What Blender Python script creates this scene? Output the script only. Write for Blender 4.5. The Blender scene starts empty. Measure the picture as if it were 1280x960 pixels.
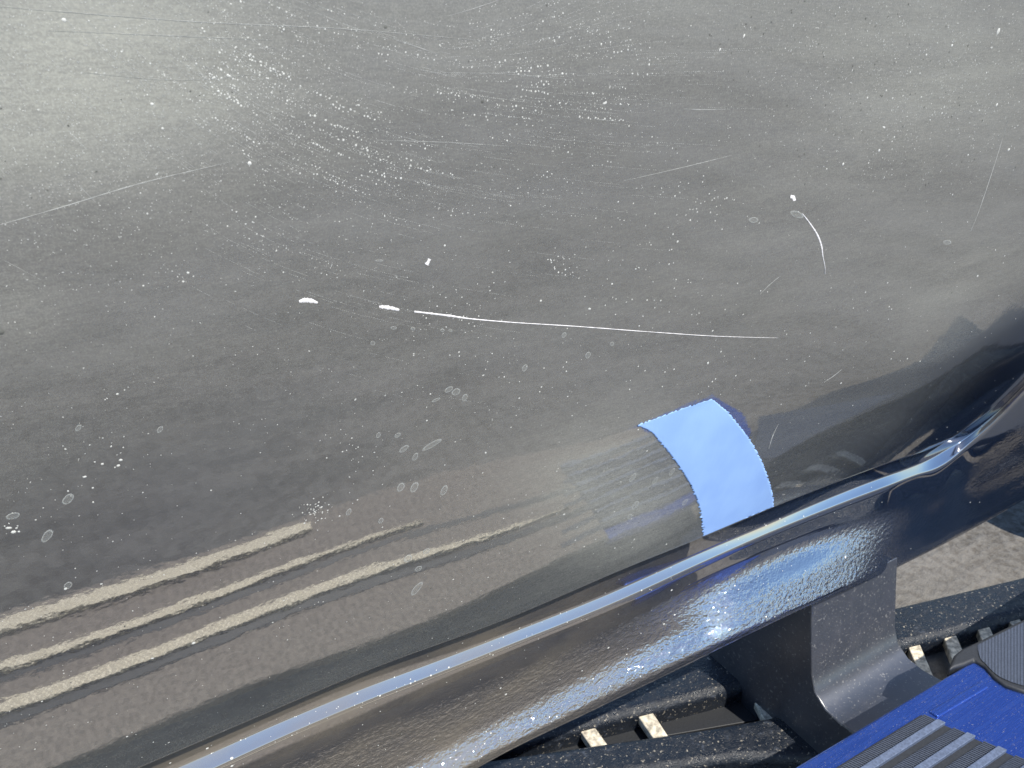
import bpy, bmesh, math, random
import numpy as np
from mathutils import Vector, Matrix, noise

random.seed(7); rng = np.random.default_rng(7)
R = math.radians
S = bpy.context.scene
COL = S.collection

# ------------------------------------------------------------------ camera
F_PX = 960.0                       # focal length in photo pixels (photo 1280 wide)
PITCH = math.atan(460/960.)
cx = np.array([1792, 460, -960.]); cx /= np.linalg.norm(cx)
cz = np.array([0, math.cos(PITCH), math.sin(PITCH)])
cy = np.cross(cz, cx)
RW = np.array([cx, cy, cz])        # camera -> world
CAM = np.array([0.0, -0.698, 1.45])
cam_d = bpy.data.cameras.new('camera'); cam = bpy.data.objects.new('camera', cam_d)
COL.objects.link(cam); S.camera = cam
M4 = Matrix([list(RW[i]) + [CAM[i]] for i in range(3)] + [[0, 0, 0, 1]])
cam.matrix_world = M4
cam_d.sensor_width = 36; cam_d.lens = 36*F_PX/1280
cam_d.clip_start = .01; cam_d.clip_end = 3000
cam_d.dof.use_dof = True; cam_d.dof.focus_distance = .95; cam_d.dof.aperture_fstop = 18.0

# ------------------------------------------------------------------ light
SUN = np.array([.14, -.54, .82]); SUN /= np.linalg.norm(SUN)
W = bpy.data.worlds.new("World"); S.world = W; W.use_nodes = True
nt = W.node_tree; nt.nodes.clear()
sky = nt.nodes.new('ShaderNodeTexSky'); sky.sky_type = 'NISHITA'; sky.sun_disc = False
sky.sun_elevation = math.asin(SUN[2]); sky.sun_rotation = math.atan2(SUN[0], SUN[1])
sky.air_density = 1.0; sky.dust_density = .25; sky.ozone_density = 4.0
bg = nt.nodes.new('ShaderNodeBackground'); bg.inputs[1].default_value = .15
wo = nt.nodes.new('ShaderNodeOutputWorld')
nt.links.new(sky.outputs[0], bg.inputs[0]); nt.links.new(bg.outputs[0], wo.inputs[0])
sd = bpy.data.lights.new('sun', 'SUN'); sd.energy = 4.6; sd.angle = R(.5); sd.color = (1, .945, .85)
so = bpy.data.objects.new('sun', sd); COL.objects.link(so)
so.rotation_euler = Vector(SUN).to_track_quat('Z', 'Y').to_euler()
S.view_settings.view_transform = 'Standard'; S.view_settings.look = 'None'
S.view_settings.exposure = 0.42; S.view_settings.gamma = 1

# ------------------------------------------------------------------ helpers
def ray(px, py):
    w = RW @ np.array([px-640, 480-py, -F_PX]); return w/np.linalg.norm(w)
def on_z(px, py, z):
    r = ray(px, py); return CAM + r*((z-CAM[2])/r[2])
def on_x(px, py, x):
    r = ray(px, py); return CAM + r*((x-CAM[0])/r[0])
def on_y(px, py, y):
    r = ray(px, py); return CAM + r*((y-CAM[1])/r[1])
def sstep(a, b, v):
    t = np.clip((v-a)/(b-a), 0, 1); return t*t*(3-2*t)
def curve(pts):
    xs = np.array([p[0] for p in pts], float); ys = np.array([p[1] for p in pts], float)
    m = np.gradient(ys, xs)
    def f(x):
        x = float(x)
        if x <= xs[0]: return ys[0]+m[0]*(x-xs[0])
        if x >= xs[-1]: return ys[-1]+m[-1]*(x-xs[-1])
        i = int(np.searchsorted(xs, x))-1; i = max(0, min(i, len(xs)-2))
        h = xs[i+1]-xs[i]; t = (x-xs[i])/h
        return ((2*t**3-3*t*t+1)*ys[i] + (t**3-2*t*t+t)*h*m[i] + (-2*t**3+3*t*t)*ys[i+1] + (t**3-t*t)*h*m[i+1])
    return f

def link(name, me, mat, parent=None, smooth=True):
    o = bpy.data.objects.new(name, me); COL.objects.link(o)
    if mat is not None and len(me.materials) == 0: me.materials.append(mat)
    if parent is not None: o.parent = parent
    if smooth: me.polygons.foreach_set('use_smooth', [True]*len(me.polygons))
    return o
def mesh(name, v, f, mat, parent=None, smooth=True):
    me = bpy.data.meshes.new(name); me.from_pydata([tuple(map(float, p)) for p in v], [], f); me.update()
    return link(name, me, mat, parent, smooth)
def grid_mesh(name, G, mat, parent=None):
    n, m = G.shape[:2]
    idx = np.arange(n*m).reshape(n, m)
    a = idx[:-1, :-1].ravel(); b = idx[1:, :-1].ravel(); c = idx[1:, 1:].ravel(); d = idx[:-1, 1:].ravel()
    return mesh(name, G.reshape(-1, 3), np.stack([a, b, c, d], 1).tolist(), mat, parent)
def empty(name, loc=(0, 0, 0), parent=None):
    o = bpy.data.objects.new(name, None); COL.objects.link(o); o.location = loc; o.empty_display_size = .1
    if parent: o.parent = parent
    return o
def tag(o, label=None, cat=None, group=None, kind=None):
    for k, v in (('label', label), ('category', cat), ('group', group), ('kind', kind)):
        if v: o[k] = v
    return o
def prism(name, P, Q, mat, parent=None, bevel=.003, seg=3):
    """closed solid between two matching outlines"""
    n = len(P); v = list(P)+list(Q)
    f = [list(range(n))[::-1], list(range(n, 2*n))] + [[i, (i+1) % n, n+(i+1) % n, n+i] for i in range(n)]
    me = bpy.data.meshes.new(name); me.from_pydata([tuple(map(float, p)) for p in v], [], f)
    bm = bmesh.new(); bm.from_mesh(me); bmesh.ops.recalc_face_normals(bm, faces=bm.faces); bm.to_mesh(me); bm.free()
    o = link(name, me, mat, parent, True)
    if bevel:
        b = o.modifiers.new('bevel', 'BEVEL'); b.width = bevel; b.segments = seg; b.limit_method = 'ANGLE'; b.angle_limit = R(35)
        b.harden_normals = True
    else:
        me.polygons.foreach_set('use_smooth', [False]*len(me.polygons))
    return o

# ------------------------------------------------------------------ materials
def mat(name):
    m = bpy.data.materials.new(name); m.use_nodes = True
    n = m.node_tree.nodes; n.clear()
    return m, n, m.node_tree.links
class NB:
    def __init__(s, name):
        s.m, s.n, s.l = mat(name); s.out = s.n.new('ShaderNodeOutputMaterial')
        s.tc = s.n.new('ShaderNodeTexCoord')
    def node(s, t, **k):
        x = s.n.new(t)
        for a, b in k.items(): setattr(x, a, b)
        return x
    def put(s, sock, v):
        if isinstance(v, bpy.types.NodeSocket): s.l.new(v, sock)
        elif v is not None: sock.default_value = v
    def mapped(s, scale=(1, 1, 1), rot=(0, 0, 0), vec=None):
        x = s.node('ShaderNodeMapping'); s.put(x.inputs[0], vec or s.tc.outputs['Object'])
        x.inputs['Rotation'].default_value = rot; x.inputs['Scale'].default_value = scale
        return x.outputs[0]
    def noise(s, scale, vec=None, detail=4, rough=.55, dist=0):
        x = s.node('ShaderNodeTexNoise'); s.put(x.inputs['Vector'], vec or s.tc.outputs['Object'])
        x.inputs['Scale'].default_value = scale; x.inputs['Detail'].default_value = detail
        x.inputs['Roughness'].default_value = rough; x.inputs['Distortion'].default_value = dist
        return x.outputs[0]
    def ramp(s, v, a, b, lo=0., hi=1.):
        x = s.node('ShaderNodeMapRange'); x.interpolation_type = 'SMOOTHSTEP'
        s.put(x.inputs[0], v); x.inputs[1].default_value = a; x.inputs[2].default_value = b
        x.inputs[3].default_value = lo; x.inputs[4].default_value = hi
        return x.outputs[0]
    def math(s, op, a, b=0.):
        x = s.node('ShaderNodeMath', operation=op); s.put(x.inputs[0], a); s.put(x.inputs[1], b); return x.outputs[0]
    def mixc(s, f, a, b):
        x = s.node('ShaderNodeMix', data_type='RGBA'); s.put(x.inputs[0], f); s.put(x.inputs[6], a); s.put(x.inputs[7], b)
        return x.outputs[2]
    def bump(s, h, strength, dist=.001, normal=None):
        x = s.node('ShaderNodeBump'); s.put(x.inputs['Height'], h); x.inputs['Strength'].default_value = strength
        x.inputs['Distance'].default_value = dist
        if normal: s.put(x.inputs['Normal'], normal)
        return x.outputs[0]
    def bsdf(s, color, rough=.5, metal=0., ior=1.5, normal=None, spec=None, coat=0., coat_rough=.03):
        x = s.node('ShaderNodeBsdfPrincipled'); s.put(x.inputs['Base Color'], color); s.put(x.inputs['Roughness'], rough)
        s.put(x.inputs['Metallic'], metal); x.inputs['IOR'].default_value = ior
        x.inputs['Coat Weight'].default_value = coat; x.inputs['Coat Roughness'].default_value = coat_rough
        if spec is not None: x.inputs['Specular IOR Level'].default_value = spec
        if normal: s.put(x.inputs['Normal'], normal); s.put(x.inputs['Coat Normal'], normal)
        return x.outputs[0]
    def mixs(s, f, a, b):
        x = s.node('ShaderNodeMixShader'); s.put(x.inputs[0], f); s.put(x.inputs[1], a); s.put(x.inputs[2], b); return x.outputs[0]
    def done(s, sh): s.l.new(sh, s.out.inputs[0]); return s.m

def c4(r, g, b): return (r, g, b, 1)
DUST = c4(.41, .402, .345)

def door_paint():
    b = NB('dusty_navy_paint')
    # orange peel
    peel = b.noise(260, detail=2)
    wave = b.noise(38, b.mapped((1, 1, 1.6)), detail=2)
    nrm = b.bump(peel, .018, .0008, b.bump(wave, .017, .004))
    paint = b.bsdf(c4(.005, .010, .024), .03, ior=4.8, normal=nrm)
    # film of dried dust, streaky along the wiping direction, thinned near the wheel arch to let it mirror dark
    st = b.noise(6, b.mapped((1, 1, 5), (0, R(-18), 0)), detail=6, rough=.65)
    fine = b.noise(90, b.mapped((1, 1, 6), (0, R(-14), 0)), detail=4, rough=.7)
    gr = b.noise(700, detail=2)
    big = b.noise(1.7, detail=2)
    film = b.math('ADD', b.math('MULTIPLY', b.ramp(st, .3, .75), .10), b.math('MULTIPLY', b.ramp(fine, .35, .75), .10))
    film = b.math('ADD', film, b.math('ADD', b.math('MULTIPLY', b.ramp(gr, .42, .72), .13), b.math('MULTIPLY', b.ramp(b.noise(330, detail=4, rough=.75), .45, .7), .07)))
    film = b.math('ADD', film, b.math('MULTIPLY', b.ramp(big, .3, .7), .08))
    at = b.node('ShaderNodeAttribute', attribute_name='film').outputs['Fac']
    film = b.math('MULTIPLY', b.math('ADD', film, .16), at)
    dust = b.bsdf(DUST, .75, normal=nrm, spec=.3)
    haze = b.bsdf(c4(.62, .60, .56), .42, metal=1., normal=nrm)
    sh = b.mixs(b.math('MULTIPLY', film, .40), paint, haze)
    return b.done(b.mixs(film, sh, dust))
def rocker_paint():
    b = NB('navy_rocker_paint')
    at = b.node('ShaderNodeAttribute', attribute_name='peel').outputs['Fac']
    p1 = b.noise(150, b.mapped((.55, 1, 1), (0, R(20), 0)), detail=2, rough=.5)
    p2 = b.noise(330, detail=1)
    h = b.math('MULTIPLY', b.math('ADD', p1, b.math('MULTIPLY', p2, .35)), at)
    nrm = b.bump(h, .8, .0034)
    paint = b.bsdf(c4(.005, .014, .038), .03, ior=5.2, normal=nrm)
    film = b.ramp(b.noise(12, b.mapped((.4, 1, 1)), detail=5), .3, .7, .22, .52)
    fa = b.node('ShaderNodeAttribute', attribute_name='film').outputs['Fac']
    film = b.math('MULTIPLY', film, fa)
    dust = b.bsdf(c4(.21, .175, .125), .8, normal=nrm, spec=.2)
    return b.done(b.mixs(film, paint, dust))
def simple(name, col, rough=.5, metal=0., ior=1.5, var=.25, scale=60, bstr=.1, bdist=.001, coat=0., stretch=(1, 1, 1)):
    b = NB(name)
    n = b.noise(scale, b.mapped(stretch), detail=5, rough=.6)
    lo = c4(*[c*(1-var) for c in col]); hi = c4(*[min(1, c*(1+var)) for c in col])
    colr = b.mixc(b.ramp(n, .3, .7), lo, hi)
    nrm = b.bump(n, bstr, bdist)
    return b.done(b.bsdf(colr, rough, metal, ior, nrm, coat=coat))

M_door = door_paint(); M_rock = rocker_paint()
M_sill = simple('black_rubber_sill', (.015, .014, .013), .6)
M_blue_refl = None
def blue_refl_mat():
    b = NB('blue_reflection_tint')
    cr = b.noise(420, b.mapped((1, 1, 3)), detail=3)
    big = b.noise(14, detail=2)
    col = b.mixc(b.ramp(big, .3, .7), c4(.30, .48, .86), c4(.345, .54, .90))  # pale blue of the mirrored step put into the base colour
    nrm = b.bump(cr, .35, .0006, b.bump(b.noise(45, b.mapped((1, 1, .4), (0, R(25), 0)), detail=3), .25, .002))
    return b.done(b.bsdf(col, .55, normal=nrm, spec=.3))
M_blue_refl = blue_refl_mat()
def blue_mat():
    b = NB('metallic_blue_paint')
    fl = b.noise(900, detail=1)
    br = b.noise(60, b.mapped((.12, 3, 1), (0, 0, R(10))), detail=4)
    col = b.mixc(b.ramp(fl, .4, .75), c4(.022, .068, .31), c4(.065, .16, .58))
    nrm = b.bump(b.math('ADD', br, b.math('MULTIPLY', fl, .4)), .22, .0012)
    sc = b.ramp(b.noise(28, b.mapped((.5, 3.5, 1), (0, 0, R(-20))), detail=7, rough=.75), .56, .80, .01, .13)
    gr = b.ramp(b.noise(420, detail=2), .66, .72, 0, .55)
    paint = b.bsdf(col, b.ramp(br, .3, .7, .16, .38), metal=.8, normal=nrm, coat=.5, coat_rough=.10)
    return b.done(b.mixs(b.math('MAXIMUM', sc, gr), paint, b.bsdf(c4(.33, .31, .28), .85)))
M_blue = blue_mat()
M_rub = simple('black_tread_rubber', (.022, .024, .028), .55, scale=300, bstr=.2)
M_rib = simple('grey_ribbed_rubber', (.05, .06, .083), .5, scale=300, bstr=.15)
M_smooth = simple('slate_grey_plastic', (.10, .125, .185), .42, scale=240, bstr=.15)
def bracket_mat():
    b = NB('grey_textured_plastic')
    n = b.noise(500, detail=3); d = b.noise(25, detail=5)
    col = b.mixc(b.ramp(d, .35, .7), c4(.026, .031, .044), c4(.036, .040, .053))
    col = b.mixc(b.math('MAXIMUM', b.ramp(b.noise(190, detail=2), .62, .70, 0, .5), b.ramp(b.noise(14, b.mapped((3, 3, .6)), detail=7, rough=.7), .55, .8, 0, .14)), col, c4(.3, .29, .27))
    return b.done(b.bsdf(col, .34, ior=2.1, normal=b.bump(n, .25, .0005)))
M_brk = bracket_mat()
def pale_tread():
    b = NB('dust_caked_knurled_tread')
    a = b.node('ShaderNodeTexWave', wave_type='BANDS', bands_direction='X'); b.put(a.inputs[0], b.mapped((1, 1, 1), (0, 0, R(38)))); a.inputs['Scale'].default_value = 42; a.inputs['Distortion'].default_value = 1.5
    c = b.node('ShaderNodeTexWave', wave_type='BANDS', bands_direction='X'); b.put(c.inputs[0], b.mapped((1, 1, 1), (0, 0, R(-38)))); c.inputs['Scale'].default_value = 42; c.inputs['Distortion'].default_value = 1.5
    h = b.math('MULTIPLY', a.outputs['Fac'], c.outputs['Fac'])
    col = b.mixc(b.ramp(b.noise(50, detail=4), .3, .7), c4(.78, .70, .52), c4(.90, .82, .64))
    col = b.mixc(b.ramp(h, .02, .45), c4(.46, .41, .31), col)
    return b.done(b.bsdf(col, .8, normal=b.bump(h, .6, .003)))
M_pale = pale_tread()
M_padtop = simple('dusty_brown_grey_tread', (.19, .165, .14), .8, scale=120, var=.35, bstr=.5, bdist=.003)
M_beam = None
def beam_mat():
    b = NB('worn_black_coated_steel')
    n = b.noise(60, b.mapped((.8, 1, 1)), detail=6, rough=.7)
    f = b.ramp(n, .58, .68)
    dr = b.ramp(b.noise(150, detail=3), .62, .70)
    col = b.mixc(f, c4(.010, .014, .022), c4(.045, .055, .075)); col = b.mixc(dr, col, c4(.30, .27, .22))
    return b.done(b.bsdf(col, b.ramp(n, .3, .7, .18, .6), normal=b.bump(n, .8, .006)))
M_beam = beam_mat()
M_rung = simple('cream_painted_rung', (.56, .50, .39), .7, scale=70, var=.5, bstr=.4, bdist=.002)
def ground_mat():
    b = NB('dusty_brown_grey_concrete')
    st = b.noise(5, b.mapped((.5, 1.6, 1), (0, 0, R(12))), detail=9, rough=.68, dist=.3)
    sm = b.noise(34, detail=7, rough=.72); big = b.noise(.9, detail=3)
    col = b.mixc(b.ramp(st, .3, .7), c4(.066, .060, .052), c4(.165, .150, .130))
    col = b.mixc(b.ramp(sm, .35, .7, 0, .6), col, c4(.27, .255, .23))
    col = b.mixc(b.ramp(sm, .52, .36, 0, .5), col, c4(.09, .074, .058))
    col = b.mixc(b.ramp(big, .35, .7, 0, .35), col, c4(.30, .29, .275))
    gd = b.node('ShaderNodeVectorMath', operation='LENGTH'); b.put(gd.inputs[0], b.mapped((1, 1, 1)))
    mp = b.node('ShaderNodeMapping'); b.put(mp.inputs[0], b.tc.outputs['Object']); mp.inputs['Location'].default_value = (.15, 1.15*1.5, 0); mp.inputs['Scale'].default_value = (.8, 1.5, 1)
    b.put(gd.inputs[0], mp.outputs[0])
    dark_patch = b.ramp(b.math('ADD', gd.outputs['Value'], b.math('MULTIPLY', st, .5)), 1.15, .45, 0, .28)
    col = b.mixc(dark_patch, col, c4(.045, .047, .05))      # unseen dark patch added so the lower door mirrors dark
    h = b.math('ADD', sm, b.math('MULTIPLY', st, 2.))
    return b.done(b.bsdf(col, .9, normal=b.bump(h, .6, .02), spec=.2))
M_ground = ground_mat()
M_speck = simple('dried_water_speck', (.62, .61, .56), .6, var=.12, scale=200)
M_dark = simple('dark_grit_speck', (.12, .12, .105), .9)
M_scr = simple('pale_scratch_primer', (.86, .82, .80), .6, var=.06, scale=300)

# ------------------------------------------------------------------ ground
g = mesh('ground', [(-600, -600, 0), (600, -600, 0), (600, 600, 0), (-600, 600, 0)], [(0, 1, 2, 3)], M_ground, smooth=False)
tag(g, kind='structure')

FILM_BLOBS = [(60, 90, 330, 170, 0, .55), (1180, 130, 220, 90, -20, .6), (1030, 20, 260, 90, 0, .45), (560, 0, 300, 60, 0, .2), (1000, 330, 260, 90, -15, .15), (20, 380, 60, 50, 0, .35), (150, 640, 260, 90, -15, -.28), (1100, 360, 160, 60, -25, .12), (760, 680, 80, 40, -25, .2), (640, 450, 400, 60, -5, -.05), (1190, 365, 110, 45, -25, .35), (150, 790, 380, 110, -18, -.40), (60, 60, 260, 140, 0, .75), (745, 592, 105, 60, -22, .95), (640, 60, 260, 90, 0, .15), (800, 645, 95, 45, -22, .75)]

# ------------------------------------------------------------------ door surface y = D(x, z)
XS = np.arange(-1.8, 3.2, .02); ZS = np.arange(2.0, .25, -.005)
crease = [(880, 492), (1010, 462), (1140, 436), (1280, 362)]
CP = [on_y(px, py, -.05) for px, py in crease]
zc_f = curve([(p[0], p[2]) for p in CP])
e_f = curve([(.5, -15), (.66, -14.5), (.80, -13), (1.0, -9.5), (1.25, -6), (1.45, -4.5), (2.0, -3)])
XX, ZZ = np.meshgrid(XS, ZS, indexing='ij')
E0 = np.vectorize(e_f)(ZZ)
zc = np.array([zc_f(min(x, 1.8)) for x in XS])[:, None]
wx = sstep(.62, 1.15, XX)
E0 = E0 - wx*8*sstep(.0, .035, zc-ZZ)
# soft unevenness of the sheet metal
E0 = E0 + .7*np.sin(XX*5.3+1.1)*np.sin(ZZ*9.0+.6) + .4*np.sin(XX*13-ZZ*11)
dY = -np.tan(np.radians(E0))*.005
DT = np.cumsum(dY, axis=1); DT -= DT[np.argmin(abs(XS)), np.argmin(abs(ZS-.68))]
DT += .010*np.maximum(0, XX-1.35)**2 - .026*sstep(.6, 1.3, XX)
def D(x, z):
    i = (x-XS[0])/.02; j = (ZS[0]-z)/.005
    i = np.clip(i, 0, len(XS)-1.001); j = np.clip(j, 0, len(ZS)-1.001)
    a = int(i); c = int(j); u = i-a; v = j-c
    return ((1-u)*(1-v)*DT[a, c]+u*(1-v)*DT[a+1, c]+(1-u)*v*DT[a, c+1]+u*v*DT[a+1, c+1])
def Dn(x, z):
    h = .01
    dx = (D(x+h, z)-D(x-h, z))/(2*h); dz = (D(x, z+h)-D(x, z-h))/(2*h)
    n = np.array([dx, -1, dz]); return n/np.linalg.norm(n)
def hit(px, py, lift=0.):
    r = ray(px, py); y = 0.
    for _ in range(14):
        P = CAM + r*((y-CAM[1])/r[1]); y = .5*y+.5*(D(P[0], P[2])-lift)
    return P
seam_px = curve([(-160, 1098), (180, 957), (320, 897), (450, 842), (640, 771), (790, 707), (880, 671), (965, 635), (1040, 605),
                 (1110, 579), (1166, 560), (1198, 543), (1240, 506), (1280, 466), (1340, 400), (1420, 310)])
PX0, PX1 = -60, 1332
SP = [hit(px, seam_px(px)) for px in np.arange(PX0, PX1, 8)]
SPx = np.array([p[0] for p in SP]); SPz = np.array([p[2] for p in SP])
keep = np.maximum.accumulate(SPx) <= SPx+1e-9; SPx = SPx[keep]; SPz = SPz[keep]
def seam_z(x): return float(np.interp(x, SPx, SPz))

truck = tag(empty('pickup_truck'), 'dark navy truck side, dusty scratched door above a glossy rocker panel and side step', 'truck')
xs = np.concatenate([np.linspace(-1.6, SPx[0], 20, endpoint=False), np.linspace(SPx[0], SPx[-1], 460)]); nv = 300
G = np.zeros((len(xs), nv+3, 3))
for i, x in enumerate(xs):
    zb = seam_z(x); zt = 1.95
    for j in range(nv):
        z = zt+(zb-zt)*j/(nv-1); G[i, j] = (x, D(x, z), z)
    y0 = G[i, nv-1, 1]
    G[i, nv] = (x, y0+.0012, zb-.0012); G[i, nv+1] = (x, y0+.004, zb-.0014); G[i, nv+2] = (x, y0+.05, zb+.002)
door = grid_mesh('door', G, M_door, truck)
# thickness of the dust film, also raised or thinned to lighten or darken reflections (blobs placed by photo position, in world space)
def proj(P):
    d = (P-CAM) @ RW.T.T if False else (P-CAM) @ RW
    return 640+F_PX*d[..., 0]/-d[..., 2], 480-F_PX*d[..., 1]/-d[..., 2]
PXg, PYg = proj(G); ok = ((G-CAM) @ RW)[..., 2] < -.05
PXg = np.where(ok, PXg, -2000); PYg = np.where(ok, PYg, 0)
def blob(x, y, rx, ry, ang):
    c, s_ = math.cos(R(ang)), math.sin(R(ang)); dx = PXg-x; dy = PYg-y
    return np.exp(-(((dx*c+dy*s_)/rx)**2+((-dx*s_+dy*c)/ry)**2))
FILM0 = .55
fl = np.full(PXg.shape, FILM0)
for x, y, rx, ry, ang, amp in FILM_BLOBS: fl = fl+amp*blob(x, y, rx, ry, ang)
# edge of the dustier sheet at upper left, and the film thinned for the dark reflection below the crease
fl += .30*sstep(26, -22, (PYg-(281-.283*PXg)))*sstep(420, 120, PXg)
cl = sstep(-10, 60, PYg-(600-.43*(PXg-960)) + 0)*0
u1 = PXg-(975+1.0*(625-PYg)); 
below = sstep(-8, 10, PYg-np.interp(PXg, [880, 1010, 1110, 1150, 1200, 1280, 1400], [492, 462, 440, 428, 402, 360, 290]))
nz = np.array([noise.noise((a*.012, b*.02, 3.)) for a, b in zip(PXg.ravel(), PYg.ravel())]).reshape(PXg.shape)
fl *= 1-.97*sstep(0, 120, u1+14*nz)*below
fl = np.clip(fl, .01, 2.5)
at = door.data.attributes.new('film', 'FLOAT', 'POINT'); at.data.foreach_set('value', fl.ravel())

# ------------------------------------------------------------------ rocker panel, marched down from the door seam
hl_px = curve([(-160, 1133), (250, 957), (350, 912), (450, 870), (550, 832), (640, 797), (760, 749), (880, 695), (970, 656), (1070, 615), (1140, 589),
               (1170, 577), (1190, 565), (1210, 550), (1240, 525), (1280, 485), (1340, 421), (1420, 330)])
ht_px = curve([(-160, 13), (250, 11), (550, 8), (880, 6.5), (1040, 6), (1150, 6.5), (1185, 7.5), (1210, 4), (1240, 2.6), (1420, 2.6)])
bd_px = curve([(-160, 1272), (540, 964), (640, 914), (690, 889), (760, 852), (840, 814), (920, 779), (990, 752), (1040, 730), (1090, 704), (1200, 645), (1280, 596), (1420, 500)])
lo_px = curve([(-160, 1300), (560, 980), (640, 936), (730, 893), (840, 840), (925, 798), (1015, 755), (1115, 712), (1205, 667), (1280, 625), (1420, 545)])
cols = np.arange(PX0, PX1, 6.)
nsec = [2, 3, 6, 5, 6, 5, 10, 14, 8, 6, 5, 5, 4]
RG = []; PE = []; FI = []
for px in cols:
    s = seam_px(px); h = hl_px(px); t = ht_px(px); bdc = bd_px(px); lo = lo_px(px)
    f_ = 1-sstep(1060, 1125, px)
    eb = float(np.interp(px, [0, 600, 850, 1000], [44, 42, 36, 41]))*f_ - 6*(1-f_)
    hh = min(1., max(.35, (lo-h)/110.))
    kk = np.array([(s-10, -10), (s, -10), (h-t-1.5, -6), (h-t*.7, 32+14*float(sstep(1060, 1120, px))), (h+t*.8, 37+14*float(sstep(1060, 1120, px))), (h+t+3, 4), (h+t+9, -5), (h+.5*(bdc-h), -7), (bdc-30*hh, -3), (bdc-12*hh, eb*.7), (bdc, eb), (bdc+11*hh, eb*.7), (lo-5, -10), (lo-1, -18)], float)
    kk[:, 0] = np.maximum.accumulate(kk[:, 0]+np.arange(14)*.01)
    ys, es = [], []
    for k, n in enumerate(nsec):
        for q in range(n):
            u = q/n; w = u*u*(3-2*u)
            ys.append(kk[k, 0]+(kk[k+1, 0]-kk[k, 0])*u); es.append(kk[k, 1]+(kk[k+1, 1]-kk[k, 1])*w)
    ys.append(kk[-1, 0]); es.append(kk[-1, 1])
    P = hit(px, seam_px(px)); yy = P[1]+.012
    r = ray(px, ys[0]); P = CAM+r*((yy-CAM[1])/r[1])
    line = [P]; pe = [0.]
    for k in range(1, len(ys)):
        py = ys[k]; e = .5*(es[k]+es[k-1])
        # broad pool of sky in the flared lower face
        ax = (px-980)/120.; ay = (py-(717-.40*(px-980)))/28.
        e += max(0, 58-e)*math.exp(-(ax*ax+ay*ay)**1.5)*float(sstep(kk[5, 0], kk[6, 0]+8, py))
        e = R(e); n = np.array([0, -math.cos(e), math.sin(e)])
        r = ray(px, py); tt = np.dot(P-CAM, n)/np.dot(r, n)
        P = CAM+r*tt; line.append(P)
        pe.append((1-.8*math.exp(-(((px-1000)/50)**2+((py-708+.4*(px-1000))/14)**2)))*float(sstep(kk[6, 0]+14, kk[7, 0], py))*(1-.85*float(sstep(1080, 1150, px))))
    b = line[-1]
    for dy, dz in ((.001, -.004), (.004, -.008), (.009, -.010), (.016, -.011), (.05, -.008), (.30, .0)):
        line.append(b+np.array([0, dy, dz])); pe.append(.2)
    RG.append(line); PE.append(pe); FI.append([1-.96*float(sstep(560, 1040, px))]*len(line))
RG = np.array(RG)
dL = RG[0]-RG[1]; dL = np.array([-1, 0, 0])
RG = np.concatenate([[RG[0]+dL*k for k in (1.4, .9, .4, .1)], RG]); PE = [PE[0]]*4+PE; FI = [FI[0]]*4+FI
rock = grid_mesh('rocker_panel', RG, M_rock, truck)
a1 = rock.data.attributes.new('peel', 'FLOAT', 'POINT'); a1.data.foreach_set('value', np.array(PE).ravel())
a2 = rock.data.attributes.new('film', 'FLOAT', 'POINT'); a2.data.foreach_set('value', np.array(FI).ravel())
b0 = RG[:int((1170-PX0)/6)+4, 0]
mesh('inner_sill', [p+np.array([0, .02, .03]) for p in b0]+[p+np.array([0, .03, -.16]) for p in b0],
     [(i, i+1, len(b0)+i+1, len(b0)+i) for i in range(len(b0)-1)], M_sill, truck)

# ------------------------------------------------------------------ side step
ZST = .33
stepo = empty('side_step', (0, 0, 0), truck)
A = on_z(995, 958, ZST); B = on_z(1206, 831.5, ZST)
u = (B-A)/np.linalg.norm(B-A); vv = np.array([u[1], -u[0], 0])
if vv[1] > 0: vv = -vv
def lift(p, z): return np.array([p[0], p[1], z])
def at_x(P, x): return P + u*((x-P[0])/u[0])
right = [on_z(px, py, ZST) for px, py in ((1218, 826), (1231, 834), (1243, 848), (1257, 858), (1282, 866), (1330, 880), (1420, 925))]
W_ST = .37
top = [at_x(A, .845), A, B]+right+[right[-1]+vv*.16, at_x(A, .845)+vv*W_ST]
top = [np.array([p[0], p[1], ZST]) for p in top]
bot = [p-np.array([0, 0, .035]) for p in top]
prism('step_frame', top, bot, M_blue, stepo, bevel=.017, seg=8)
rp = [on_z(px, py, ZST) for px, py in ((1160, 890), (1226, 852), (1236, 860), (1172, 898))]
prism('raised_ridge', [lift(p, ZST+.0035) for p in rp], [lift(p, ZST-.004) for p in rp], M_blue, stepo, bevel=.0035, seg=5)
def zpt(zx, zy, z): return on_z(960+zx/3.43, 680+zy/3.43, z)
q0, q1 = zpt(665, 740, ZST), zpt(1045, 910, ZST)
def along(k):
    t = (k-665)/(1045-665); return q0+(q1-q0)*t
XL = .85
def strip(name, ka, kb, mt, z0, z1, ribs=False):
    a = along(ka); b = along(kb)
    if not ribs:
        P = [a, b, at_x(b, XL), at_x(a, XL)]
        return prism(name, [lift(p, z1) for p in P], [lift(p, z0) for p in P], mt, stepo, bevel=.0012, seg=2)
    v = []; f = []; n = 78; w = .0050
    for i in range(n):
        s = i*w; e_ = s+w*.55
        for (ss, zz) in ((s, z1), (e_, z1), (e_, z1-.0016), (s+w, z1-.0016)):
            for p in (a, b):
                q = p-u*ss; v.append((q[0], q[1], zz))
    for i in range(4*n-1): f.append((2*i, 2*i+1, 2*i+3, 2*i+2))
    return mesh(name, v, f, mt, stepo, smooth=False)
P = [along(655), along(1580), at_x(along(1580), XL), at_x(along(655), XL)]
prism('tread_base', [lift(p, ZST+.0025) for p in P], [lift(p, ZST-.01) for p in P], M_rub, stepo, bevel=.001)
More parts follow.
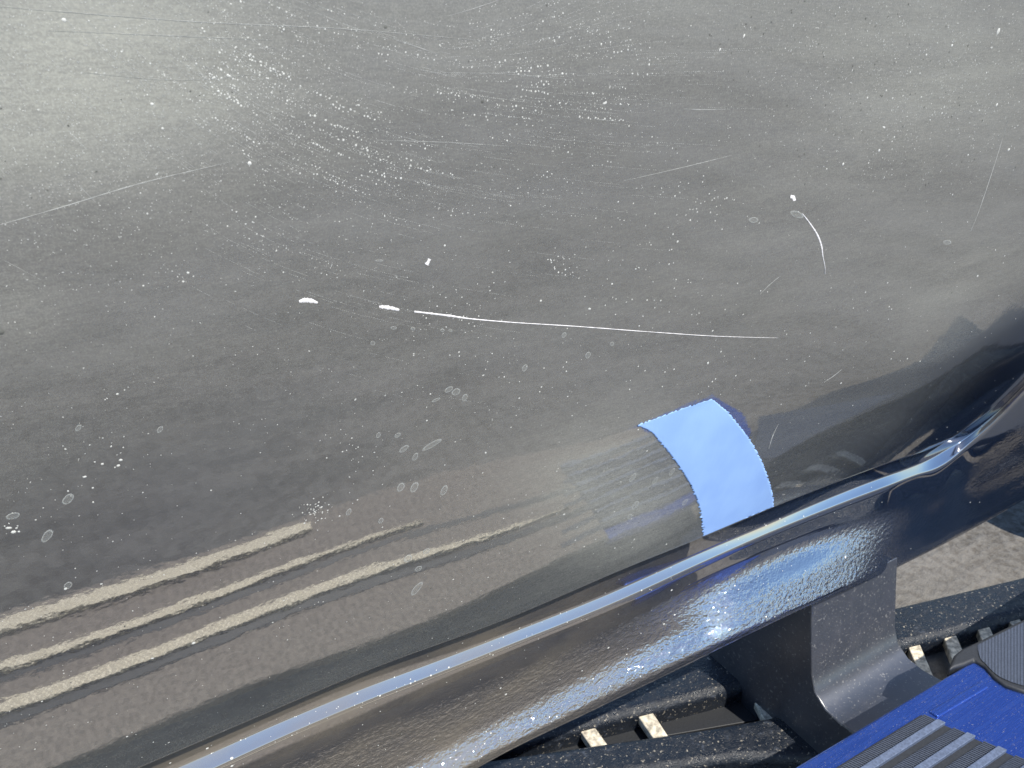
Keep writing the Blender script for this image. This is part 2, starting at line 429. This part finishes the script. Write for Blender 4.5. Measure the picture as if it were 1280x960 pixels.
for k in range(7):
    o = 665+k*130
    strip('ribbed_strip', o+2, o+54, M_rib, ZST, ZST+.006, True)
    strip('smooth_strip', o+58, o+96, M_smooth, ZST, ZST+.010)
# dusty pad on the rest of the step, with three caked knurled strips (seen mirrored in the door)
def bar(name, x0, x1, y0, y1, z0, z1, mt, bev=.003):
    P = [(x0, y0), (x1, y0), (x1, y1), (x0, y1)]
    return prism(name, [np.array([a, b, z1]) for a, b in P], [np.array([a, b, z0]) for a, b in P], mt, stepo, bevel=bev)
LP = [(-1.6, -.195), (.849, -.195), (.849, -.475), (1.12, -.475), (1.12, -.576), (-1.6, -.576)]
prism('step_pad', [np.array([a, b, ZST+.004]) for a, b in LP], [np.array([a, b, ZST-.037]) for a, b in LP], M_padtop, stepo, bevel=.006)
for x1, xt, ya, yb in ((.285, .18, -.520, -.553), (.50, .10, -.431, -.4525), (.80, .25, -.340, -.366)):
    ym = ya*.75+yb*.25
    KP = [(-1.55, ya), (xt, ya), (x1, ym-.002 if x1 > .3 else ya-.006), (x1+.004, ym-.005 if x1 > .3 else yb+.006), (xt, yb), (-1.55, yb)]
    prism('knurled_strip', [np.array([a, b, ZST+.014]) for a, b in KP], [np.array([a, b, ZST]) for a, b in KP], M_pale, stepo, bevel=.002)
bar('shade_strip', -1.55, .838, -.314, -.337, ZST, ZST+.006, M_rub)  # added dark strip, stands for the shaded line under the mirrored band
bar('shade_strip', -1.55, .838, -.409, -.4265, ZST, ZST+.005, M_rub, .002)  # added dark strip for the thin shade line mirrored in the door
capb = [(1186, 836), (1193, 818), (1203, 810), (1218, 803), (1282, 772), (1400, 706), (1400, 905), (1330, 879), (1282, 865), (1257, 857), (1243, 847), (1231, 833), (1218, 825), (1206, 830)]
ct = [on_z(px, py, ZST+.006) for px, py in capb]
ct[5] = np.array([3.2, -.17, ZST+.006]); ct[6] = np.array([3.2, -.62, ZST+.006])  # cap run on out of view so the panels mirror dark
prism('end_cap', ct, [lift(p, ZST-.03) for p in ct], M_rub, stepo, bevel=.006, seg=4)
v = []; f = []
lowc = curve([(1221, 808), (1224, 820), (1232, 831), (1245, 844), (1262, 853), (1290, 861), (1330, 873), (1430, 905)])
upc = curve([(1221, 805), (1282, 775), (1430, 700)])
for i, px in enumerate(np.arange(1222, 1390, 2.0)):
    zt_ = ZST+.0078 if i % 2 else ZST+.0070
    for q in (px, px+1.0):
        for py in (upc(q)+1.5, lowc(q)-1.5): v.append(on_z(q, py, zt_))
for i in range(len(v)//2-1): f.append((2*i, 2*i+1, 2*i+3, 2*i+2))
mesh('ribbed_inset', v, f, M_rib, stepo, smooth=False)

# ------------------------------------------------------------------ bracket between rocker and step
ci = int(round((1015-PX0)/6))+4
rc = RG[ci][-6]
r = ray(1015, 754); P0 = CAM+r*((rc[1]+.05-CAM[1])/r[1]); xb = P0[0]
side = [(1015, 751), (1014.5, 797), (1015, 845), (1019, 866), (1032, 887), (1050, 904), (1075, 921), (1080, 935), (1040, 962), (990, 985), (950, 970), (922, 950), (900, 925), (882, 897), (868, 865), (856, 845), (852, 833)]
PL = [on_x(px, py, xb) for px, py in side]
r = ray(1119, 709); w_ = (CAM+r*((PL[0][1]-CAM[1])/r[1]))[0]-xb
prism('step_bracket', PL, [p+np.array([w_, 0, 0]) for p in PL], M_brk, truck, bevel=.004, seg=3)

# ------------------------------------------------------------------ unseen wheel past the frame, added to mirror dark in the panel
wheel = empty('added_wheel', (0, 0, 0), truck)
def lathe(name, prof, c, mt, parent, n=96):
    G_ = np.array([[(c[0]+r_*math.cos(t), c[1]+y_, c[2]+r_*math.sin(t)) for y_, r_ in prof] for t in np.linspace(0, 2*math.pi, n)])
    return grid_mesh(name, G_, mt, parent)
WC = (2.80, -.02, .40)
lathe('added_tyre', [(.12, .24), (.14, .33), (.12, .385), (.08, .40), (-.06, .40), (-.10, .385), (-.115, .355), (-.112, .345), (-.118, .335), (-.118, .29), (-.110, .28), (-.110, .245), (-.09, .235)], WC, M_rub, wheel)
lathe('rim', [(-.088, .236), (-.075, .225), (-.04, .21), (-.05, .10), (-.07, .05), (-.07, .001)], WC, M_smooth, wheel)

# ------------------------------------------------------------------ blue reflection modelled as a skin on the door
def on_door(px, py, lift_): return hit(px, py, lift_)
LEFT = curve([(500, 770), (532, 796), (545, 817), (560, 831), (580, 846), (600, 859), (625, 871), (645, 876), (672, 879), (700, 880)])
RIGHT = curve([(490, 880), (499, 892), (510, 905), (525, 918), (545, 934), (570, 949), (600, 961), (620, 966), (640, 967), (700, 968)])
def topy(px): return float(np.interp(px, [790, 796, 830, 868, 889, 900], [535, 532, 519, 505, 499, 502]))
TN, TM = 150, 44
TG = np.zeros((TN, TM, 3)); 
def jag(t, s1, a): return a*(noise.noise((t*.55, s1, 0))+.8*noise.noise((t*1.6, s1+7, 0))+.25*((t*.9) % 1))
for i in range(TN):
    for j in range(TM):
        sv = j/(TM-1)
        # solve: rows run from the ragged top edge down to the door edge
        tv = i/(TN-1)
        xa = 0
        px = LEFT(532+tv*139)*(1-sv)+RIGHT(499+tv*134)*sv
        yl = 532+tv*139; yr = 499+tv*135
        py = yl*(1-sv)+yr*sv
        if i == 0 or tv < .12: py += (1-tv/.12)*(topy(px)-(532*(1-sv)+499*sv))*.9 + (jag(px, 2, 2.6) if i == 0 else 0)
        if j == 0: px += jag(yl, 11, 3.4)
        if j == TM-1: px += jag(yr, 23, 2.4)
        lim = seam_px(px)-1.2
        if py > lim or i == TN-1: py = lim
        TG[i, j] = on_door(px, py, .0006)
reflection = grid_mesh('blue_reflection_patch', TG, M_blue_refl, None)  # pale blue skin standing in for a reflection of the blue step end
sm_ = reflection.modifiers.new('thickness', 'SOLIDIFY'); sm_.thickness = .00025; sm_.offset = -1
tag(reflection, 'pale blue painted reflection with ragged edges above the door bottom edge', 'reflection')

# ------------------------------------------------------------------ scratches (chipped to the primer), children of the door
def ribbon(name, pts, w, mt, parent, lift_=.0004):
    """flat sliver following photo points; w = width in px at each point"""
    P = np.array(pts, float); n = len(P); ts = np.linspace(0, n-1, (n-1)*16+1)
    fx = curve(list(zip(range(n), P[:, 0]))); fy = curve(list(zip(range(n), P[:, 1]))); fw = curve(list(zip(range(n), w)))
    v = []; f = []
    for t in ts:
        x, y = fx(t), fy(t); dx, dy = fx(t+.01)-fx(t-.01), fy(t+.01)-fy(t-.01); L = math.hypot(dx, dy); dx, dy = dx/L, dy/L
        h_ = max(.12, fw(t))/2*(1+.45*noise.noise((x*.7, y*.7, 5))+.35*noise.noise((x*2.1, y*2.1, 9)))
        for k, l in ((-1, 0), (0, lift_), (1, 0)): v.append(hit(x-dy*h_*k, y+dx*h_*k, .00015+l))
    m = len(ts)
    for i in range(m-1):
        for k in (0, 1): f.append((3*i+k, 3*i+k+1, 3*i+k+4, 3*i+k+3))
    return mesh(name, v, f, mt, parent)
s1 = ribbon('scratch', [(518, 389.5), (560, 394.5), (588, 398.5), (640, 403), (720, 408), (800, 414), (880, 419.5), (930, 421.5), (972, 422.5)], [1.9, 2.2, 1.6, 1.0, .95, .85, .75, .5, .2], M_scr, door); s1['label'] = 'long thin pale scratch running across the middle of the door'
s2 = ribbon('scratch', [(1003, 267), (1013, 280), (1022, 294), (1027, 308), (1028.5, 320), (1031, 333), (1031.5, 343)], [1.0, 1.8, 1.9, 1.9, 1.2, .8, .4], M_scr, door); s2['label'] = 'short curved pale scratch on the right of the door'
c1 = ribbon('paint_chip', [(374, 377), (381, 375.2), (389, 376), (397, 378.5)], [3.2, 5.2, 5, 2.2], M_scr, door)
c2 = ribbon('paint_chip', [(474, 383.5), (482, 384), (491, 385.5), (499, 387.5)], [2.5, 4.6, 4, 2.4], M_scr, door)
c3 = ribbon('paint_chip', [(537, 323.5), (535.5, 327), (533, 331)], [4, 3.6, 5.2], M_scr, door)
c4_ = ribbon('paint_chip', [(988, 246), (991.5, 246.5), (993.5, 251)], [3.5, 4.5, 3], M_scr, door)
# hairline scratches, paler and thinner
M_hair = simple('hairline_scratch', (.46, .455, .42), .6, var=.3, scale=120)
HL = [([(0, 281), (80, 258), (180, 228), (290, 202)], 1.2), ([(0, 8), (120, 18), (260, 28), (430, 36), (620, 52)], .7), ([(60, 38), (200, 44), (340, 50)], .6),
      ([(495, 50), (520, 58), (545, 67)], 1.0), ([(470, 175), (560, 178), (640, 183)], .7), ([(855, 136), (880, 137), (912, 136.5)], .9), ([(842, 158), (848, 149)], 1.1),
      ([(780, 226), (850, 210), (915, 194)], .7), ([(1260, 150), (1245, 200), (1225, 260), (1213, 290)], .7),
      ([(560, 20), (600, 8), (640, -6)], .7), ([(500, 90), (620, 92), (720, 100)], .4), ([(1030, 478), (1042, 470), (1052, 462)], .9),
      ([(950, 368), (962, 356), (974, 346)], .7), ([(560, 890), (578, 886)], .9), ([(1020, 265), (1010, 262)], .6), ([(100, 90), (220, 100), (330, 92)], .4),
      ([(973, 530), (966, 545), (961, 561)], 1.1), ([(650, 655), (649, 664)], 1.)]
for pts, w in HL: ribbon('hairline_scratch', pts, [w*.3]+[w*.7]*(len(pts)-2)+[w*.25], M_hair, door, .0001)

# ------------------------------------------------------------------ dried water spots (pale rims), children of the door
def spot_mat():
    b = NB('dried_water_ring')
    a = b.node('ShaderNodeAttribute', attribute_name='rim').outputs['Fac']
    n = b.noise(900, detail=2)
    al = b.math('MULTIPLY', b.math('ADD', b.ramp(a, .55, .95, .14, .42), 0), b.ramp(n, .25, .6, .5, 1.))
    tr = b.node('ShaderNodeBsdfTransparent').outputs[0]
    return b.done(b.mixs(al, tr, b.bsdf(c4(.60, .61, .57), .7)))
M_spot = spot_mat()
def spot(px, py, ra, rb, ang):
    v = []; f = []; att = []
    n = 18; c, s_ = math.cos(R(ang)), math.sin(R(ang))
    ks = (.0, .55, .85, 1.0)
    for k in ks:
        for q in range(n):
            t = 2*math.pi*q/n; w = 1+.10*noise.noise((math.cos(t)*1.3, math.sin(t)*1.3, px))
            a = ra*k*math.cos(t)*w; b_ = rb*k*math.sin(t)*w
            v.append(hit(px+a*c-b_*s_, py-(a*s_+b_*c), .0003+.0002*(k == .85))); att.append({0.: .0, .55: .3, .85: 1., 1.: .8}[k])
    for k in range(3):
        for q in range(n): f.append((k*n+q, k*n+(q+1) % n, (k+1)*n+(q+1) % n, (k+1)*n+q))
    o = mesh('water_spot', v, f, M_spot, door)
    at_ = o.data.attributes.new('rim', 'FLOAT', 'POINT'); at_.data.foreach_set('value', att)
SPOTS = [(59, 670, 10, 5, 50), (85, 624, 9, 5, 40), (16, 645, 9, 4, 15), (85, 732, 6, 4, 35), (501, 609, 6.5, 4, 55), (518, 609, 7.5, 4, 58), (555, 613, 7, 3.6, 62), (519, 571, 5.5, 3, 62),
         (436, 640, 5, 2.8, 60), (476, 651, 4, 2.8, 50), (473, 544, 4, 2.5, 60), (497, 544, 4.5, 2.5, 35), (561, 487, 6, 3, 30), (570, 490, 6, 4, 30), (581, 497, 5, 3, 60), (545, 500, 6, 1.6, 25),
         (516, 411, 3, 2, 0), (492, 410, 4, 2, 0), (466, 429, 3, 3, 0), (553, 413, 2.6, 2.2, 0), (563, 413, 2.4, 2, 0), (510, 698, 6, 4, 40), (533, 689, 5, 3, 35), (521, 736, 11, 3.6, 50), (523, 711, 5, 3, 30), (656, 460, 5, 3, 60),
         (735, 444, 4.5, 3, 60), (705, 419, 4, 2.6, 60), (765, 430, 3, 2.4, 40), (791, 597, 7, 2.6, 55), (819, 601, 6, 2.2, 55), (840, 590, 6, 2, 55), (794, 632, 7, 2.8, 55), (787, 646, 4, 2.4, 50), (856, 628, 5, 2.2, 50), (942, 275, 6, 3.6, 0), (996, 268, 9, 4, -20),
         (1184, 303, 5, 3, 0), (98, 535, 5, 3, 50), (200, 537, 5, 3, 50), (540, 556, 14, 3, 30), (505, 561, 7, 3, 35), (474, 326, 5, 1.5, 0)]
for q in SPOTS: spot(*q)

# ------------------------------------------------------------------ specks of dried water and dust (uncountable)
DOME = [(math.cos(2*math.pi*k/6), math.sin(2*math.pi*k/6)) for k in range(6)]
def specks(name, items, mt, label, cat):
    v = []; f = []
    for px, py, ra, rb, ang in items:
        P = hit(px, py, .00012); r = ray(px, py); n = Dn(P[0], P[2]); d = np.linalg.norm(P-CAM)/F_PX
        tx = np.cross(RW[:, 1], n); tx /= np.linalg.norm(tx); ty = np.cross(n, tx)
        c, s_ = math.cos(R(ang)), math.sin(R(ang)); b0_ = len(v)
        for a, q in DOME:
            a2 = ra*a; q2 = rb*q; a_, q_ = a2*c-q2*s_, a2*s_+q2*c
            v.append(P+(tx*a_+ty*q_)*d)
        v.append(P+n*min(ra, rb)*.45*d)
        for k in range(6): f.append((b0_+k, b0_+(k+1) % 6, b0_+6))
    o = mesh(name, v, f, mt, None)
    return tag(o, label, cat, kind='stuff')
it = []
rr = random.Random(11)
def flow(x, y):
    """direction (deg, up positive) of the rows of dried droplets"""
    a = -42+ (x-150)*.075 if x < 600 else -8+(x-600)*.02
    if x > 560 and y < 110: a = np.interp(y, [0, 110], [32, 0])*np.interp(x, [560, 700, 860], [.5, 1, .1])+a*.2
    if y > 300: a = np.interp(x, [250, 500, 800], [-28, -12, -4])
    return a
def dens(x, y):
    d = 0
    for cx_, cy_, rx, ry, ang, am in ((300, 105, 150, 60, -28, 1.0), (400, 170, 150, 50, -25, .9), (690, 140, 120, 75, -20, 1.0), (640, 60, 170, 60, 20, .8), (370, 20, 160, 40, -15, .8), (330, 280, 160, 70, -30, .45), (560, 230, 200, 60, -12, .55), (470, 370, 160, 50, -20, .35), (80, 90, 120, 100, -35, .35), (480, 480, 160, 30, -5, .25), (760, 90, 110, 60, 0, .5)):
        c, s_ = math.cos(R(-ang)), math.sin(R(-ang)); dx, dy = x-cx_, y-cy_
        d += am*math.exp(-(((dx*c+dy*s_)/rx)**2+((-dx*s_+dy*c)/ry)**2))
    return min(d, 1.15)
for k in range(3400):
    x = rr.uniform(-20, 900); y = rr.uniform(-20, 560)
    if rr.random() > dens(x, y): continue
    L = rr.uniform(12, 90); st = rr.uniform(3.5, 7.5); sz = rr.choice([.32, .36, .4, .48, .6, .8, 1.1])
    t = 0
    while t < L:
        a = flow(x, y); dd = dens(x, y)
        x += math.cos(R(a))*st; y -= math.sin(R(a))*st; t += st
        if rr.random() < .50*dd+.05:
            q = sz*rr.uniform(.45, 1.25)*(.5+.6*dd); it.append((x+rr.gauss(0, .9), y+rr.gauss(0, .8), q, q*rr.uniform(.65, 1.), rr.uniform(0, 180)))
wl = []
# fine continuous wiping lines between the rows
for k in range(1100):
    x = rr.uniform(-20, 1000); y = rr.uniform(-20, 560)
    if rr.random() > dens(x, y)*1.2: continue
    for q in range(int(rr.uniform(5, 34))):
        a = flow(x, y); x += math.cos(R(a))*2.6; y -= math.sin(R(a))*2.6
        if rr.random() < .7: wl.append((x, y, 1.25, .16, a+rr.gauss(0, 3)))
for k in range(1700):                                    # scattered
    x = rr.uniform(0, 1280); y = rr.uniform(0, 960)
    if y > seam_px(x)-3: continue
    q = min(1.9, .32+rr.expovariate(4.5)); it.append((x, y, q, q*rr.uniform(.5, 1), rr.uniform(0, 180)))
for k in range(5200):                                    # fine dust at the upper left, upper right
    x, y = (rr.gauss(120, 190), rr.gauss(110, 130)) if k % 3 else (rr.gauss(1130, 130), rr.gauss(90, 70))
    if not (0 < x < 1290 and -5 < y < 560): continue
    q = rr.uniform(.25, .6); wl.append((x, y, q*rr.uniform(1, 2.2), q, rr.uniform(0, 180)))
for cx_, cy_, n, sg in ((390, 640, 60, 12), (700, 500, 26, 40), (800, 350, 60, 60), (870, 250, 60, 40), (430, 560, 30, 35), (110, 580, 30, 40), (15, 662, 8, 6), (700, 330, 24, 16), (900, 470, 40, 60), (600, 440, 40, 60), (1180, 130, 40, 60), (1110, 400, 30, 70), (700, 650, 40, 70), (570, 400, 40, 30)):
    for k in range(n):
        x, y = rr.gauss(cx_, sg), rr.gauss(cy_, sg*.6)
        if y < seam_px(x)-3: q = rr.uniform(.4, 1.3); it.append((x, y, q, q*rr.uniform(.5, 1), rr.uniform(0, 180)))
BIG = [(1248, 39, 3, 4), (756, 129, 4, 1.6), (1246, 131, 2, 2.2), (1105, 159, 3.5, 1.2), (1099, 188, 2.2, 2), (1261, 187, 2.4, 2), (1054, 205, 2, 2.2), (11, 660, 4, 2), (17, 665, 3, 2.6), (82, 736, 2, 2.2), (151, 575, 2.5, 2), (148, 582, 2.5, 2), (128, 580, 2, 2), (106, 596, 2.5, 1.6), (235, 341, 2, 1.8), (229, 352, 1.8, 1.6), (222, 346, 1, 1),
       (705, 643, 2.2, 1.8), (242, 804, 2.5, 2.5), (676, 376, 2, 2), (737, 386, 3, 1.8), (1222, 345, 2, 1.6), (847, 302, 2, 2), (765, 355, 2, 1.8), (556, 307, 1.8, 1.8), (312, 204, 3, 3), (80, 25, 3, 2.5), (190, 130, 2.5, 2), (930, 45, 1.6, 3), (900, 62, 1.4, 2.6)]
for x, y, a, b_ in BIG: it.append((x, y, a*.8, b_*.8, rr.uniform(-20, 20)))
specks('dried_water_specks', it, M_speck, 'pale specks of dried water in curving rows across the dusty door', 'water specks')
dk = []
for k in range(190):
    x, y = rr.gauss(1060, 120), rr.gauss(110, 90)
    if x < 1280 and 0 < y < 420: q = rr.uniform(.5, 1.4); dk.append((x, y, q, q*.7, rr.uniform(60, 120)))
for k in range(130):
    x = rr.uniform(0, 1280); y = rr.uniform(0, 900)
    if y < seam_px(x)-4: q = rr.uniform(.5, 1.5); dk.append((x, y, q, q*.7, rr.uniform(0, 180)))
for k in range(60):
    x = rr.uniform(520, 880); y = seam_px(x)-rr.uniform(4, 90); q = rr.uniform(.6, 1.6); dk.append((x, y, q, q*.6, rr.uniform(60, 120)))
dk += [(1, 415, 3.4, 3.4, 0), (482, 34, 2, 2, 0), (603, 127, 2, 2, 0)]
specks('faint_wiping_streaks', wl, M_hair, 'faint fine wiping streaks and powdery dust on the upper door', 'wiping streaks')
specks('dark_grit_specks', dk, M_dark, 'tiny dark grit specks scattered over the dusty door', 'grit specks')

# bright grains on the rocker panel, built on its own surface
RGf = RG; prx, pry = proj(RGf)
v = []; f = []
for k in range(560):
    i = rr.randrange(4, RGf.shape[0]-1); j = rr.randrange(3, RGf.shape[1]-12)
    if rr.random() > np.interp(prx[i, j], [200, 700, 900, 1150, 1280], [1, .9, .6, .12, .03]): continue
    a_, b_ = rr.random(), rr.random()
    P = RGf[i, j]*(1-a_)*(1-b_)+RGf[i+1, j]*a_*(1-b_)+RGf[i, j+1]*(1-a_)*b_+RGf[i+1, j+1]*a_*b_
    n = np.cross(RGf[i+1, j]-RGf[i, j], RGf[i, j+1]-RGf[i, j]); L = np.linalg.norm(n)
    if L < 1e-12: continue
    n /= L
    if n[1] > 0: n = -n
    tx = np.cross((0, 0, 1.), n); tx /= np.linalg.norm(tx); ty = np.cross(n, tx)
    d = np.linalg.norm(P-CAM)/F_PX; q = min(1.7, .3+rr.expovariate(3.4)); b0_ = len(v)
    for a, c in DOME: v.append(P+n*.0002+(tx*a*q+ty*c*q*.8)*d)
    v.append(P+n*(.0002+q*.4*d))
    for k2 in range(6): f.append((b0_+k2, b0_+(k2+1) % 6, b0_+6))
gr = mesh('pale_dust_grains', v, f, M_speck, None)
tag(gr, 'pale dust grains sprinkled over the glossy rocker panel and its upper ledge', 'dust grains', kind='stuff')

# ------------------------------------------------------------------ ladder-like steel rack on the ground
rack = tag(empty('ladder_rack', (1.6, .6, 0)), 'worn black steel ladder rack with cream rungs lying under the truck', 'ladder rack')
ZR = .075
def W3(px, py, z): return on_z(px, py, z)
def beam(p0, p1, wdir, w, z0, z1, mt, name, bev=.008):
    """box from p0 to p1 (the near lower edge line in the photo), width w along wdir"""
    P = [p0, p1, p1+wdir*w, p0+wdir*w]
    o = prism(name, [lift(p, z1) for p in P], [lift(p, z0) for p in P], mt, None, bevel=bev, seg=3)
    o.parent = rack; o.matrix_parent_inverse = Matrix.Translation((-1.6, -.6, 0)); return o
a0 = W3(673, 922, ZR); a1_ = W3(1109, 811, ZR)
ua = (a1_-a0)/np.linalg.norm(a1_-a0)
na = np.array([-ua[1], ua[0], 0.])
if na[1] < 0: na = -na
beam(a0-ua*.35, a0+ua*2.6, na, .122, .0, ZR, M_beam, 'side_beam', .022)
def solid(name, P, z0, z1, mt, bev):
    o = prism(name, [lift(p, z1) for p in P], [lift(p, z0) for p in P], mt, None, bevel=bev, seg=3)
    o.parent = rack; o.matrix_parent_inverse = Matrix.Translation((-1.6, -.6, 0)); return o
F0 = W3(560, 953, ZR); F1 = W3(880, 908, ZR); F2 = W3(1150, 860, ZR); F3 = F2+(F2-F1)/np.linalg.norm(F2-F1)*1.7
solid('side_beam', [F0, F1, F2, F3, F3-na*.30, F2-na*.20, W3(921, 947, ZR), W3(828, 961, ZR), W3(600, 992, ZR)], .0, ZR, M_beam, .020)  # widened out of view so the lower door mirrors dark
RQ = [((723, 910), (740, 904), (758, 928), (738, 932)), ((796, 893), (815, 887), (832, 916), (815, 920)), ((934, 859), (951, 855), (972, 893), (954, 897)),
      ((1000, 842), (1016, 838), (1038, 880), (1022, 884)), ((1066, 823), (1081, 819), (1103, 866), (1088, 871)),
      ((1134, 805), (1148, 800), (1169, 850), (1156, 858)), ((1178, 792), (1193, 789), (1206, 817), (1190, 823)), ((1220, 782), (1235, 778.5), (1243, 796), (1228, 801)), ((1260, 773), (1273, 769), (1280, 783), (1267, 787))]
for q in RQ:
    P = [W3(a, b, .058) for a, b in q]; e1 = P[3]-P[0]; e2 = P[2]-P[1]
    n1 = e1/np.linalg.norm(e1)*.03
    solid('rung', [P[0]-n1, P[1]-n1, P[2]+n1, P[3]+n1], .036, .058, M_rung, .003)
solid('gap_shade_plate', [W3(600, 935, .02), W3(1040, 820, .02), W3(1060, 880, .02), W3(600, 960, .02)], .004, .02, M_rub, .002)  # dark plate added as the shade in the gap between the beams
